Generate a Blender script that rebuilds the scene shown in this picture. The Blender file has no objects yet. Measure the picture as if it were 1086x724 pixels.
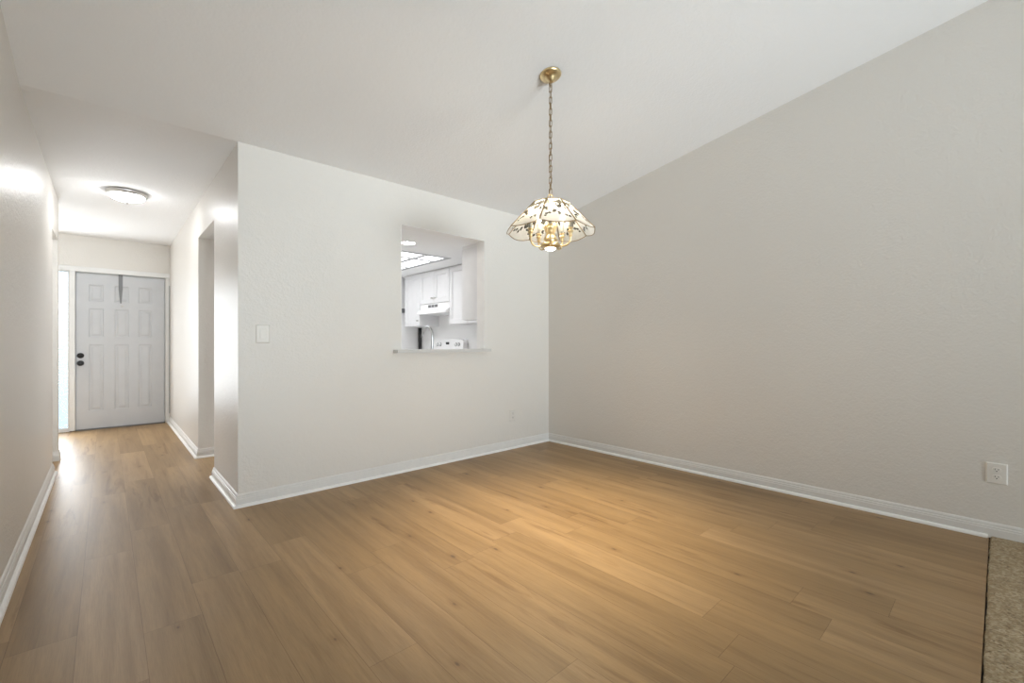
import bpy, bmesh, math, random
from mathutils import Vector, Matrix
random.seed(7)
C = bpy.context.scene.collection
S = bpy.context.scene
PI = math.pi

# ---------------------------------------------------------------- camera, sky, lights, exposure
YAW = math.radians(42.37)
cam_d = bpy.data.cameras.new('camera')
cam_d.sensor_width = 36.0
cam_d.lens = 472.0 / 1086.0 * 36.0
cam_d.shift_y = 2.0 / 1086.0
cam_d.clip_start = 0.02
cam = bpy.data.objects.new('camera', cam_d)
cam.location = (0, 0, 1.10)
cam.rotation_euler = (PI / 2, 0, -YAW)
C.objects.link(cam)
S.camera = cam

S.view_settings.view_transform = 'Standard'
S.view_settings.look = 'None'
S.view_settings.gamma = 1.0
S.view_settings.use_curve_mapping = False
S.view_settings.exposure = 0.27
S.cycles.use_denoising = True
S.cycles.max_bounces = 10
S.cycles.diffuse_bounces = 6
S.cycles.glossy_bounces = 4
S.cycles.transparent_max_bounces = 12
S.cycles.sample_clamp_indirect = 8.0
S.cycles.caustics_reflective = False

SKY_STRENGTH = 2.2
REAR_FILL_POWER = 50.0          # added fill lamp behind the camera, aimed at the dining end
FOYER_POWER = 30.0         # outdoor light through the sidelight beside the front door
BULB = 110.0                # emission of each chandelier bulb
DOWN_POWER = 140.0
HALL_DOME = 40.0
KITCHEN_PANEL = 2.85
POT = 42.0

w = bpy.data.worlds.new('sky')
S.world = w
w.use_nodes = True
nt = w.node_tree
bg = nt.nodes['Background']
tc = nt.nodes.new('ShaderNodeTexCoord')
sep = nt.nodes.new('ShaderNodeSeparateXYZ')
rmp = nt.nodes.new('ShaderNodeValToRGB')
mr = nt.nodes.new('ShaderNodeMapRange')
mr.inputs[1].default_value = -0.3
mr.inputs[2].default_value = 0.5
nt.links.new(tc.outputs['Generated'], sep.inputs[0])
nt.links.new(sep.outputs[2], mr.inputs[0])
nt.links.new(mr.outputs[0], rmp.inputs[0])
els = rmp.color_ramp.elements
els[0].position = 0.0
els[0].color = (0.62, 0.66, 0.64, 1)
els[1].position = 1.0
els[1].color = (0.62, 0.76, 0.92, 1)
e = rmp.color_ramp.elements.new(0.36)
e.color = (0.36, 0.44, 0.38, 1)
e = rmp.color_ramp.elements.new(0.48)
e.color = (0.72, 0.82, 0.92, 1)
nt.links.new(rmp.outputs[0], bg.inputs[0])
bg.inputs[1].default_value = SKY_STRENGTH


def area_light(name, loc, rot, sx, sy, power, color, spread=180):
    d = bpy.data.lights.new(name, 'AREA')
    d.shape = 'RECTANGLE'
    d.size, d.size_y = sx, sy
    d.energy = power
    d.color = color
    d.spread = math.radians(spread)
    o = bpy.data.objects.new(name, d)
    o.location = loc
    o.rotation_euler = rot
    C.objects.link(o)
    return o


area_light('rear_fill', (1.35, -5.3, 1.0), (PI / 2 + 0.22, 0, -0.13), 2.8, 1.9, REAR_FILL_POWER, (0.84, 0.935, 1.0), 60)  # added unseen fill, spread narrowed to spare the near right wall
area_light('daylight_foyer', (-0.50, 7.72, 1.1), (-PI / 2, 0, 0), 0.26, 1.7, FOYER_POWER, (0.93, 0.97, 1.0))
area_light('bedroom_fill', (-1.56, 5.2, 1.4), (PI / 2, 0, -PI / 2), 0.9, 1.2, 9.0, (0.95, 0.98, 1.0))  # unseen lamp added to brighten the left hall doorway; no window behind it

# ---------------------------------------------------------------- room dimensions (metres)
YB, XR, XL, HX = 3.45, 3.71, -0.335, 0.655     # back wall, right wall, left wall, hall wall
H = 2.455                                      # flat ceiling / eave of the slope
SL = 0.175                                     # ceiling slope
YRIDGE, YREAR = -1.6, -5.4
YF = 7.80                                      # front door wall
KY = 6.25                                      # far kitchen wall
T = 0.13                                       # hall wall thickness
KC = 2.13                                      # dropped kitchen ceiling


def zc(y):
    return H + SL * (YB - y)


# ---------------------------------------------------------------- mesh helpers
def box(bm, lo, hi):
    x0, y0, z0 = lo
    x1, y1, z1 = hi
    v = [bm.verts.new(p) for p in ((x0, y0, z0), (x1, y0, z0), (x1, y1, z0), (x0, y1, z0),
                                   (x0, y0, z1), (x1, y0, z1), (x1, y1, z1), (x0, y1, z1))]
    for f in ((3, 2, 1, 0), (4, 5, 6, 7), (0, 1, 5, 4), (1, 2, 6, 5), (2, 3, 7, 6), (3, 0, 4, 7)):
        bm.faces.new([v[i] for i in f])


def boxes(*bs):
    bm = bmesh.new()
    for lo, hi in bs:
        box(bm, lo, hi)
    return bm


def lathe(bm, prof, cx=0, cy=0, cz=0, n=32, axis='z', smooth=True):
    """prof: list of (radius, height); axis gives the direction of height"""
    rings = []

    def P(r, h, a):
        c, s = r * math.cos(a), r * math.sin(a)
        if axis == 'z':
            return (cx + c, cy + s, cz + h)
        if axis == 'x':
            return (cx + h, cy + c, cz + s)
        return (cx + c, cy + h, cz + s)
    for r, h in prof:
        if r < 1e-6:
            rings.append([bm.verts.new(P(0, h, 0))])
        else:
            rings.append([bm.verts.new(P(r, h, 2 * PI * i / n)) for i in range(n)])
    for a, b in zip(rings, rings[1:]):
        for i in range(n):
            j = (i + 1) % n
            if len(a) == 1 and len(b) == 1:
                continue
            if len(a) == 1:
                f = bm.faces.new((a[0], b[j], b[i]))
            elif len(b) == 1:
                f = bm.faces.new((a[i], a[j], b[0]))
            else:
                f = bm.faces.new((a[i], a[j], b[j], b[i]))
            f.smooth = smooth
    return bm


def tube(bm, pts, rad, n=10, closed=False):
    pts = [Vector(p) for p in pts]
    m = len(pts)
    rads = rad if isinstance(rad, (list, tuple)) else [rad] * m
    rings = []
    up = None
    for i, p in enumerate(pts):
        if closed:
            t = pts[(i + 1) % m] - pts[i - 1]
        else:
            t = pts[min(i + 1, m - 1)] - pts[max(i - 1, 0)]
        t.normalize()
        if up is None:
            up = Vector((0, 0, 1)) if abs(t.z) < 0.9 else Vector((1, 0, 0))
        a = t.cross(up)
        if a.length < 1e-5:
            a = t.cross(Vector((0, 1, 0)))
        a.normalize()
        b = a.cross(t).normalized()
        up = b
        rings.append([bm.verts.new(p + rads[i] * (a * math.cos(2 * PI * k / n) + b * math.sin(2 * PI * k / n)))
                      for k in range(n)])
    rng = range(m) if closed else range(m - 1)
    for i in rng:
        A, B = rings[i], rings[(i + 1) % m]
        for k in range(n):
            l = (k + 1) % n
            f = bm.faces.new((A[k], A[l], B[l], B[k]))
            f.smooth = True
    if not closed:
        bm.faces.new(list(reversed(rings[0])))
        bm.faces.new(rings[-1])
    return bm


def sweep(bm, prof, path):
    """closed profile [(out, z)] along a 2-D path; 'out' goes to the LEFT of the travel direction, mitred"""
    P = [Vector(p) for p in path]
    n = len(P)
    rings = []
    for i in range(n):
        d0 = (P[i] - P[i - 1]).normalized() if i else None
        d1 = (P[i + 1] - P[i]).normalized() if i < n - 1 else None
        n0 = Vector((-d0.y, d0.x)) if d0 else None
        n1 = Vector((-d1.y, d1.x)) if d1 else None
        if n0 is None:
            m = n1
        elif n1 is None:
            m = n0
        else:
            m = (n0 + n1) / (1 + n0.dot(n1))
        rings.append([bm.verts.new((P[i].x + m.x * o, P[i].y + m.y * o, z)) for o, z in prof])
    k = len(prof)
    for A, B in zip(rings, rings[1:]):
        for i in range(k):
            j = (i + 1) % k
            bm.faces.new((A[i], A[j], B[j], B[i]))
    bm.faces.new(rings[0])
    bm.faces.new(list(reversed(rings[-1])))
    return bm


def paneled(bm, origin, uax, nrm, W, Hh, T, panels, prof):
    """slab W x Hh x T with panels [(u0,v0,u1,v1)] shaped by prof [(inset, depth)] on its front (towards nrm)"""
    O, U, N, V = Vector(origin), Vector(uax), Vector(nrm), Vector((0, 0, 1))

    def p(u, v, d):
        return bm.verts.new(O + U * u + V * v + N * (T + d))
    us = sorted({0, W} | {a for q in panels for a in (q[0], q[2])})
    vs = sorted({0, Hh} | {a for q in panels for a in (q[1], q[3])})
    for a, b in zip(us, us[1:]):
        for c, d in zip(vs, vs[1:]):
            mu, mv = (a + b) / 2, (c + d) / 2
            if any(q[0] < mu < q[2] and q[1] < mv < q[3] for q in panels):
                continue
            bm.faces.new((p(a, c, 0), p(b, c, 0), p(b, d, 0), p(a, d, 0)))
    for q in panels:
        prev = None
        for ins, dep in [(0, 0)] + prof:
            r = [p(q[0] + ins, q[1] + ins, dep), p(q[2] - ins, q[1] + ins, dep),
                 p(q[2] - ins, q[3] - ins, dep), p(q[0] + ins, q[3] - ins, dep)]
            if prev:
                for i in range(4):
                    j = (i + 1) % 4
                    bm.faces.new((prev[i], prev[j], r[j], r[i]))
            prev = r
        bm.faces.new(prev)
    f = [p(0, 0, 0), p(W, 0, 0), p(W, Hh, 0), p(0, Hh, 0)]
    b = [p(0, 0, -T), p(W, 0, -T), p(W, Hh, -T), p(0, Hh, -T)]
    bm.faces.new(list(reversed(b)))
    for i in range(4):
        j = (i + 1) % 4
        bm.faces.new((f[j], f[i], b[i], b[j]))
    bmesh.ops.remove_doubles(bm, verts=bm.verts, dist=1e-5)
    bmesh.ops.recalc_face_normals(bm, faces=bm.faces)
    return bm


def wloc(o):
    v = Vector((0, 0, 0))
    while o:
        v += o.location
        o = o.parent
    return v


def obj(name, bm, mats, parent=None, bevel=0, kind=None, origin=None, recalc=True):
    if recalc:
        bmesh.ops.recalc_face_normals(bm, faces=bm.faces)
    if origin is None:
        co = [v.co for v in bm.verts]
        lo = [min(c[i] for c in co) for i in range(3)]
        hi = [max(c[i] for c in co) for i in range(3)]
        origin = Vector(((lo[0] + hi[0]) / 2, (lo[1] + hi[1]) / 2, lo[2]))
    origin = Vector(origin)
    bmesh.ops.translate(bm, verts=bm.verts, vec=-origin)
    me = bpy.data.meshes.new(name)
    bm.to_mesh(me)
    bm.free()
    for m in (mats if isinstance(mats, (list, tuple)) else [mats]):
        me.materials.append(m)
    o = bpy.data.objects.new(name, me)
    C.objects.link(o)
    if parent:
        o.parent = parent
        o.location = origin - wloc(parent)
    else:
        o.location = origin
    if bevel:
        md = o.modifiers.new('bevel', 'BEVEL')
        md.width = bevel
        md.segments = 2
        md.limit_method = 'ANGLE'
    if kind:
        o['kind'] = kind
    return o


def tag(o, label, cat, group=None):
    o['label'] = label
    o['category'] = cat
    if group:
        o['group'] = group
    return o


def thing(name, loc, label, cat, group=None):
    o = bpy.data.objects.new(name, None)
    o.empty_display_size = 0.05
    o.location = loc
    C.objects.link(o)
    return tag(o, label, cat, group)


def struct(name, bm, m, bevel=0, parent=None):
    return obj(name, bm, m, parent, bevel, None if parent else 'structure')


# ---------------------------------------------------------------- materials
class N:
    """small node-graph helper"""
    def __init__(s, name):
        s.m = bpy.data.materials.new(name)
        s.m.use_nodes = True
        s.t = s.m.node_tree
        s.b = s.t.nodes['Principled BSDF']
        s.out = s.t.nodes['Material Output']

    def n(s, kind, **kw):
        x = s.t.nodes.new('ShaderNode' + kind)
        for k, v in kw.items():
            setattr(x, k, v)
        return x

    def set(s, node, key, val):
        if hasattr(val, 'is_linked') or isinstance(val, bpy.types.NodeSocket):
            s.t.links.new(val, node.inputs[key])
        else:
            node.inputs[key].default_value = val

    def math(s, op, a, b=None, c=None):
        x = s.n('Math', operation=op)
        s.set(x, 0, a)
        if b is not None:
            s.set(x, 1, b)
        if c is not None:
            s.set(x, 2, c)
        return x.outputs[0]

    def xyz(s, x, y, z):
        c = s.n('CombineXYZ')
        s.set(c, 0, x)
        s.set(c, 1, y)
        s.set(c, 2, z)
        return c.outputs[0]

    def noise(s, vec, scale, detail=2, rough=0.5, dist=0.0):
        x = s.n('TexNoise')
        s.set(x, 'Vector', vec)
        s.set(x, 'Scale', scale)
        s.set(x, 'Detail', detail)
        s.set(x, 'Roughness', rough)
        s.set(x, 'Distortion', dist)
        return x.outputs[0]

    def ramp(s, f, stops):
        r = s.n('ValToRGB')
        s.set(r, 0, f)
        e = r.color_ramp.elements
        e[0].position, e[0].color = stops[0][0], (*stops[0][1], 1)
        e[1].position, e[1].color = stops[-1][0], (*stops[-1][1], 1)
        for p, c in stops[1:-1]:
            q = e.new(p)
            q.color = (*c, 1)
        return r.outputs[0]

    def mix(s, mode, fac, a, b):
        x = s.n('Mix', data_type='RGBA', blend_type=mode)
        for k, v in ((0, fac), (6, a), (7, b)):
            if isinstance(v, tuple) and len(v) == 3:
                v = (*v, 1)
            s.set(x, k, v)
        return x.outputs[2]

    def bump(s, h, strength, dist):
        x = s.n('Bump')
        s.set(x, 'Height', h)
        s.set(x, 'Strength', strength)
        s.set(x, 'Distance', dist)
        s.t.links.new(x.outputs[0], s.b.inputs['Normal'])

    def pos(s):
        return s.n('NewGeometry').outputs['Position']


def simple(name, col, rough=0.5, metal=0.0, spec=0.5, bump=None, vary=0.02):
    k = N(name)
    p = k.pos()
    f = k.noise(p, 9.0, 3)
    lo = tuple(max(0, c * (1 - vary)) for c in col)
    hi = tuple(min(1, c * (1 + vary)) for c in col)
    k.set(k.b, 'Base Color', k.ramp(f, [(0.3, lo), (0.7, hi)]))
    k.b.inputs['Roughness'].default_value = rough
    k.b.inputs['Metallic'].default_value = metal
    k.b.inputs['Specular IOR Level'].default_value = spec
    if bump:
        k.bump(k.noise(p, bump[0], 3), bump[1], bump[2])
    return k.m


def wall_paint(name, col, rough, strength):
    k = N(name)
    p = k.pos()
    f = k.noise(p, 1.3, 2)
    k.set(k.b, 'Base Color', k.ramp(f, [(0.3, tuple(c * 0.985 for c in col)), (0.7, col)]))
    k.b.inputs['Roughness'].default_value = rough
    k.b.inputs['Specular IOR Level'].default_value = 0.5
    a = k.noise(p, 70.0, 3, 0.55)
    b = k.noise(p, 22.0, 2)
    h = k.math('ADD', a, k.math('MULTIPLY', b, 0.8))
    k.bump(h, strength, 0.006)
    return k.m


def emissive(name, col, strength):
    k = N(name)
    k.b.inputs['Base Color'].default_value = (0.8, 0.8, 0.8, 1)
    k.b.inputs['Emission Color'].default_value = (*col, 1)
    k.b.inputs['Emission Strength'].default_value = strength
    return k.m


M_wall = wall_paint('wall_paint', (0.755, 0.728, 0.686), 0.35, 0.42)
M_kwall = wall_paint('kitchen_paint', (0.88, 0.88, 0.88), 0.5, 0.15)
M_ceil = wall_paint('ceiling_paint', (0.89, 0.895, 0.90), 0.95, 0.35)
M_kceil = wall_paint('kitchen_ceiling_paint', (0.93, 0.93, 0.93), 0.95, 0.2)
M_base = simple('baseboard_paint', (0.76, 0.75, 0.73), 0.35)
M_quarter = simple('white_trim_paint', (0.90, 0.89, 0.87), 0.35)
M_trim = simple('casing_paint', (0.80, 0.80, 0.79), 0.35)
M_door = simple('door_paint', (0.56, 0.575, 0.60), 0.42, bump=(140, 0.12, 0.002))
M_white = simple('white_laminate', (0.82, 0.82, 0.82), 0.35)
M_cab = simple('cabinet_white', (0.80, 0.80, 0.81), 0.38)
M_enamel = simple('white_enamel', (0.88, 0.88, 0.88), 0.2)
M_black = simple('black_metal', (0.012, 0.012, 0.013), 0.3)
M_dark = simple('dark_plastic', (0.03, 0.03, 0.03), 0.5)
M_nickel = simple('brushed_nickel', (0.55, 0.54, 0.52), 0.32, 1.0)
M_chrome = simple('chrome', (0.50, 0.51, 0.52), 0.28, 1.0)
M_brass = simple('polished_brass', (0.74, 0.59, 0.34), 0.30, 1.0)
M_abrass = simple('antique_brass', (0.30, 0.21, 0.11), 0.38, 1.0)
M_plate = simple('ivory_plastic', (0.80, 0.78, 0.74), 0.35)
M_plate_wall = simple('painted_plate', (0.73, 0.70, 0.655), 0.4)
M_steel = simple('steel_grey', (0.17, 0.17, 0.175), 0.4, 0.2)
M_ledge = simple('ledge_laminate', (0.62, 0.61, 0.59), 0.3)
M_sub = simple('subfloor', (0.10, 0.085, 0.07), 0.9)
M_grid = simple('grid_bar', (0.42, 0.42, 0.43), 0.5)
M_ground = simple('porch_concrete', (0.55, 0.55, 0.53), 0.9)
M_candle = simple('candle_sleeve', (0.42, 0.41, 0.37), 0.5)
M_bulb = emissive('bulb_glow', (1.0, 0.89, 0.70), BULB)
M_down = emissive('downlight_glow', (1.0, 0.93, 0.80), 9.0)
M_dome = emissive('dome_glow', (0.97, 0.985, 1.0), HALL_DOME)
M_panel = emissive('kitchen_diffuser', (0.97, 0.98, 1.0), KITCHEN_PANEL)
M_pot = emissive('pot_light_glow', (1.0, 0.98, 0.95), POT)


def floor_material():
    k = N('oak_plank')
    s = k.n('SeparateXYZ')
    k.set(s, 0, k.pos())
    X, Y = s.outputs[0], s.outputs[1]
    W, L = 0.185, 1.24
    xs = k.math('DIVIDE', k.math('SUBTRACT', X, 0.105), W)
    row = k.math('FLOOR', xs)
    fx = k.math('SUBTRACT', xs, row)
    wn = k.n('TexWhiteNoise', noise_dimensions='1D')
    k.set(wn, 'W', k.math('ADD', row, 17.3))
    ys = k.math('ADD', k.math('DIVIDE', Y, L), wn.outputs[0])
    col = k.math('FLOOR', ys)
    fy = k.math('SUBTRACT', ys, col)
    w2 = k.n('TexWhiteNoise', noise_dimensions='2D')
    k.set(w2, 'Vector', k.xyz(row, col, 0.0))
    rnd = w2.outputs[0]
    rc = k.n('SeparateXYZ')
    k.set(rc, 0, w2.outputs[1])
    r2 = rc.outputs[1]
    # grain, each plank with its own offset
    gv = k.xyz(X, k.math('ADD', k.math('MULTIPLY', Y, 0.05), k.math('MULTIPLY', r2, 9.0)), k.math('MULTIPLY', rnd, 31.0))
    g1 = k.noise(gv, 46.0, 5, 0.6, 0.4)
    gvf = k.xyz(X, k.math('ADD', k.math('MULTIPLY', Y, 0.035), k.math('MULTIPLY', r2, 7.0)), k.math('MULTIPLY', rnd, 17.0))
    g2 = k.noise(gvf, 330.0, 3, 0.6, 0.1)
    gv2 = k.xyz(X, k.math('ADD', k.math('MULTIPLY', Y, 0.06), k.math('MULTIPLY', r2, 5.0)), k.math('MULTIPLY', rnd, 13.0))
    g3 = k.noise(gv2, 13.0, 3, 0.55, 0.35)
    gv3 = k.xyz(X, k.math('ADD', k.math('MULTIPLY', Y, 0.10), k.math('MULTIPLY', r2, 3.0)), k.math('MULTIPLY', rnd, 23.0))
    g4 = k.noise(gv3, 15.0, 4, 0.6, 1.0)
    base = k.ramp(rnd, [(0.0, (0.285, 0.180, 0.082)), (0.3, (0.325, 0.208, 0.097)),
                        (0.7, (0.345, 0.222, 0.106)), (1.0, (0.385, 0.252, 0.126))])
    c = k.mix('MULTIPLY', 0.55, base, k.ramp(g1, [(0.25, (0.74, 0.70, 0.65)), (0.5, (1, 1, 1)), (0.78, (1.10, 1.10, 1.09))]))
    c = k.mix('MULTIPLY', 0.55, c, k.ramp(g2, [(0.3, (0.76, 0.73, 0.69)), (0.6, (1.05, 1.05, 1.05))]))
    c = k.mix('MULTIPLY', 0.85, c, k.ramp(g3, [(0.3, (0.76, 0.72, 0.66)), (0.5, (1, 1, 1)), (0.68, (1.16, 1.16, 1.15))]))
    # dark mineral streaks in some planks
    streak = k.math('MULTIPLY', k.math('GREATER_THAN', r2, 0.55), k.math('MINIMUM', 1.0, k.math('MAXIMUM', 0.0, k.math('MULTIPLY', k.math('SUBTRACT', g4, 0.55), 8.0))))
    c = k.mix('MULTIPLY', k.math('MULTIPLY', streak, 0.75), c, (0.60, 0.52, 0.43))
    # sparse knots
    vo = k.n('TexVoronoi', voronoi_dimensions='2D')
    k.set(vo, 'Vector', k.xyz(k.math('MULTIPLY', X, 2.6), k.math('MULTIPLY', Y, 1.15), 0.0))
    k.set(vo, 'Scale', 1.7)
    dist = k.math('ADD', vo.outputs['Distance'], k.math('MULTIPLY', k.math('SUBTRACT', g4, 0.5), 0.05))
    kc = k.n('SeparateXYZ')
    k.set(kc, 0, vo.outputs['Color'])
    on = k.math('GREATER_THAN', kc.outputs[0], 0.64)
    core = k.math('MULTIPLY', on, k.math('SUBTRACT', 1.0, k.math('MINIMUM', 1.0, k.math('MAXIMUM', 0.0, k.math('DIVIDE', k.math('SUBTRACT', dist, k.math('MULTIPLY', kc.outputs[1], 0.016)), 0.030)))))
    halo = k.math('MULTIPLY', on, k.math('SUBTRACT', 1.0, k.math('MINIMUM', 1.0, k.math('MAXIMUM', 0.0, k.math('DIVIDE', dist, 0.12)))))
    c = k.mix('MULTIPLY', k.math('MULTIPLY', halo, 0.55), c, (0.62, 0.52, 0.42))
    c = k.mix('MIX', k.math('MULTIPLY', core, 0.75), c, (0.085, 0.048, 0.026))
    # seams
    ex = k.math('MULTIPLY', k.math('MINIMUM', fx, k.math('SUBTRACT', 1.0, fx)), W)
    ey = k.math('MULTIPLY', k.math('MINIMUM', fy, k.math('SUBTRACT', 1.0, fy)), L)
    ed = k.math('MINIMUM', ex, ey)
    seam = k.math('LESS_THAN', ed, 0.0011)
    c = k.mix('MULTIPLY', k.math('MULTIPLY', seam, 0.55), c, (0.42, 0.34, 0.27))
    k.set(k.b, 'Base Color', c)
    k.set(k.b, 'Roughness', k.math('ADD', 0.36, k.math('MULTIPLY', g2, 0.12)))
    k.b.inputs['Specular IOR Level'].default_value = 0.45
    hgt = k.math('SUBTRACT', k.math('MULTIPLY', g2, 0.35), seam)
    k.bump(hgt, 0.16, 0.0015)
    return k.m


def carpet_material():
    k = N('loop_carpet')
    p = k.pos()
    vo = k.n('TexVoronoi')
    k.set(vo, 'Vector', p)
    k.set(vo, 'Scale', 120.0)
    cs = k.n('SeparateXYZ')
    k.set(cs, 0, vo.outputs['Color'])
    c = k.ramp(cs.outputs[0], [(0.0, (0.36, 0.27, 0.165)), (0.5, (0.45, 0.36, 0.235)), (1.0, (0.54, 0.45, 0.315))])
    c2 = k.ramp(k.noise(p, 30.0, 2), [(0.35, (0.80, 0.78, 0.76)), (0.65, (1.05, 1.05, 1.05))])
    c = k.mix('MULTIPLY', 0.8, c, c2)
    fleck = k.math('GREATER_THAN', cs.outputs[1], 0.955)
    c = k.mix('MIX', k.math('MULTIPLY', fleck, 0.6), c, (0.20, 0.15, 0.10))
    k.set(k.b, 'Base Color', c)
    k.b.inputs['Roughness'].default_value = 0.95
    k.b.inputs['Specular IOR Level'].default_value = 0.1
    k.bump(k.math('SUBTRACT', 1.0, vo.outputs['Distance']), 0.9, 0.006)
    return k.m


def rain_glass():
    k = N('obscure_glass')
    p = k.pos()
    k.b.inputs['Base Color'].default_value = (0.93, 0.98, 1.0, 1)
    k.b.inputs['Transmission Weight'].default_value = 1.0
    k.b.inputs['Roughness'].default_value = 0.06
    k.b.inputs['IOR'].default_value = 1.45
    vo = k.n('TexVoronoi', feature='SMOOTH_F1')
    k.set(vo, 'Vector', p)
    k.set(vo, 'Scale', 42.0)
    k.bump(vo.outputs['Distance'], 0.6, 0.012)
    return k.m


def shade_glass(frost):
    k = N('frosted_glass' if frost else 'clear_etched_glass')
    tr = k.n('BsdfTransparent')
    tl = k.n('BsdfTranslucent')
    df = k.n('BsdfDiffuse')
    gl = k.n('BsdfGlossy')
    gl.inputs['Roughness'].default_value = 0.12
    gl.inputs['Color'].default_value = (1, 1, 1, 1)
    f = k.noise(k.pos(), 60, 2)
    if frost:
        k.set(tl, 'Color', k.ramp(f, [(0.3, (0.66, 0.65, 0.62)), (0.7, (0.72, 0.71, 0.68))]))
        df.inputs['Color'].default_value = (0.9, 0.89, 0.86, 1)
        tr.inputs['Color'].default_value = (1, 0.99, 0.97, 1)
        a, b = 0.006, 0.30
    else:
        k.set(tl, 'Color', k.ramp(f, [(0.3, (0.06, 0.055, 0.045)), (0.7, (0.08, 0.075, 0.06))]))
        df.inputs['Color'].default_value = (0.10, 0.095, 0.08, 1)
        tr.inputs['Color'].default_value = (0.10, 0.095, 0.085, 1)
        a, b = 0.35, 0.40
    m1 = k.n('MixShader')
    m1.inputs[0].default_value = b
    k.t.links.new(tl.outputs[0], m1.inputs[1])
    k.t.links.new(df.outputs[0], m1.inputs[2])
    m2 = k.n('MixShader')
    m2.inputs[0].default_value = a
    k.t.links.new(m1.outputs[0], m2.inputs[1])
    k.t.links.new(tr.outputs[0], m2.inputs[2])
    m3 = k.n('MixShader')
    m3.inputs[0].default_value = 0.06
    k.t.links.new(m2.outputs[0], m3.inputs[1])
    k.t.links.new(gl.outputs[0], m3.inputs[2])
    k.t.links.new(m3.outputs[0], k.out.inputs[0])
    return k.m


def tile_material():
    k = N('kitchen_bounce_tile')
    br = k.n('TexBrick')
    br.offset = 0.0
    k.set(br, 'Vector', k.pos())
    for key, val in (('Scale', 1.0), ('Mortar Size', 0.004), ('Brick Width', 0.33), ('Row Height', 0.33)):
        k.set(br, key, val)
    k.set(br, 'Color1', (0.84, 0.84, 0.83, 1))
    k.set(br, 'Color2', (0.80, 0.80, 0.79, 1))
    k.set(br, 'Mortar', (0.55, 0.55, 0.54, 1))
    k.set(k.b, 'Base Color', br.outputs[0])
    k.b.inputs['Roughness'].default_value = 0.3
    return k.m


M_tile = tile_material()
M_floor = floor_material()
M_carpet = carpet_material()
M_rain = rain_glass()
M_frost = shade_glass(True)
M_etch = shade_glass(False)

# ---------------------------------------------------------------- floor
EDGE = 0.042
struct('floor', boxes(((-1.6, EDGE, -0.02), (4.0, 8.0, 0.0))), M_floor)
struct('floor_kitchen_bounce', boxes(((HX + T, YB + 0.12, 0.0), (XR, KY, 0.004))), M_tile)  # unseen white tile added over the planks to bounce whiter light
struct('floor_base', boxes(((-1.7, YREAR - 0.3, -0.09), (4.1, 8.1, -0.021))), M_sub)
struct('ground', boxes(((-6, 8.15, -0.2), (8, 20, -0.12))), M_ground)

bm = bmesh.new()
NX, CY0 = 170, EDGE - 0.002
rows = []
ys = [CY0, CY0 - 0.004, CY0 - 0.012, CY0 - 0.03, -0.6, -2.0, YREAR]
zs = [-0.015, 0.006, 0.011, 0.012, 0.012, 0.012, 0.012]
for j, (y, z) in enumerate(zip(ys, zs)):
    r = []
    for i in range(NX + 1):
        x = XL + 0.012 + (XR - XL - 0.024) * i / NX
        jit = random.uniform(-0.004, 0.0025) if j in (0, 1, 2) else 0
        r.append(bm.verts.new((x, y + jit, z + (random.uniform(-0.001, 0.001) if 0 < j < 4 else 0))))
    rows.append(r)
for A, B in zip(rows, rows[1:]):
    for i in range(NX):
        f = bm.faces.new((A[i], B[i], B[i + 1], A[i + 1]))
        f.smooth = True
o = obj('carpet', bm, M_carpet)
tag(o, 'beige loop-pile carpet with a ragged cut edge against the wood floor', 'carpet')
o['kind'] = 'stuff'

# ---------------------------------------------------------------- walls
PX0, PX1, PZ0, PZ1 = 1.865, 2.779, 1.012, 2.12       # kitchen pass-through
struct('wall_back', boxes(
    ((HX, YB, 0), (PX0, YB + 0.12, H)), ((PX1, YB, 0), (XR, YB + 0.12, H)),
    ((PX0, YB, 0), (PX1, YB + 0.12, PZ0 + 0.007)), ((PX0, YB, PZ1), (PX1, YB + 0.12, H))), M_wall)
struct('trim_9', boxes(((PX0, YB + 0.001, PZ0 + 0.035), (PX0 + 0.004, YB + 0.12, PZ1)), ((PX1 - 0.004, YB + 0.001, PZ0 + 0.035), (PX1, YB + 0.12, PZ1)),
                        ((PX0 + 0.004, YB + 0.001, PZ1 - 0.004), (PX1 - 0.004, YB + 0.12, PZ1))), M_quarter)
OY0, OY1, OZ = 4.34, 5.19, 2.115                     # kitchen doorway in the hall wall
struct('wall_hall', boxes(
    ((HX, YB + 0.12, 0), (HX + T, OY0, H)), ((HX, OY0, OZ), (HX + T, OY1, H)),
    ((HX, OY1, 0), (HX + T, YF, H))), M_wall)


def slope_wall(bm, x0, x1):
    """wall that follows the vaulted ceiling from the rear of the room to the eave"""
    prof = [(YREAR, 0), (YB, 0), (YB, H + 0.02), (YRIDGE, zc(YRIDGE) + 0.02), (YREAR, 2.72)]
    a = [bm.verts.new((x0, y, z)) for y, z in prof]
    b = [bm.verts.new((x1, y, z)) for y, z in prof]
    bm.faces.new(a)
    bm.faces.new(list(reversed(b)))
    for i in range(len(prof)):
        j = (i + 1) % len(prof)
        bm.faces.new((a[j], a[i], b[i], b[j]))


bm = bmesh.new()
slope_wall(bm, XR, XR + 0.12)
struct('wall_right', bm, M_wall)
struct('wall_kitchen_right', boxes(((XR, YB, 0), (XR + 0.12, KY + 0.1, H + 0.02))), M_kwall)

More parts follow.
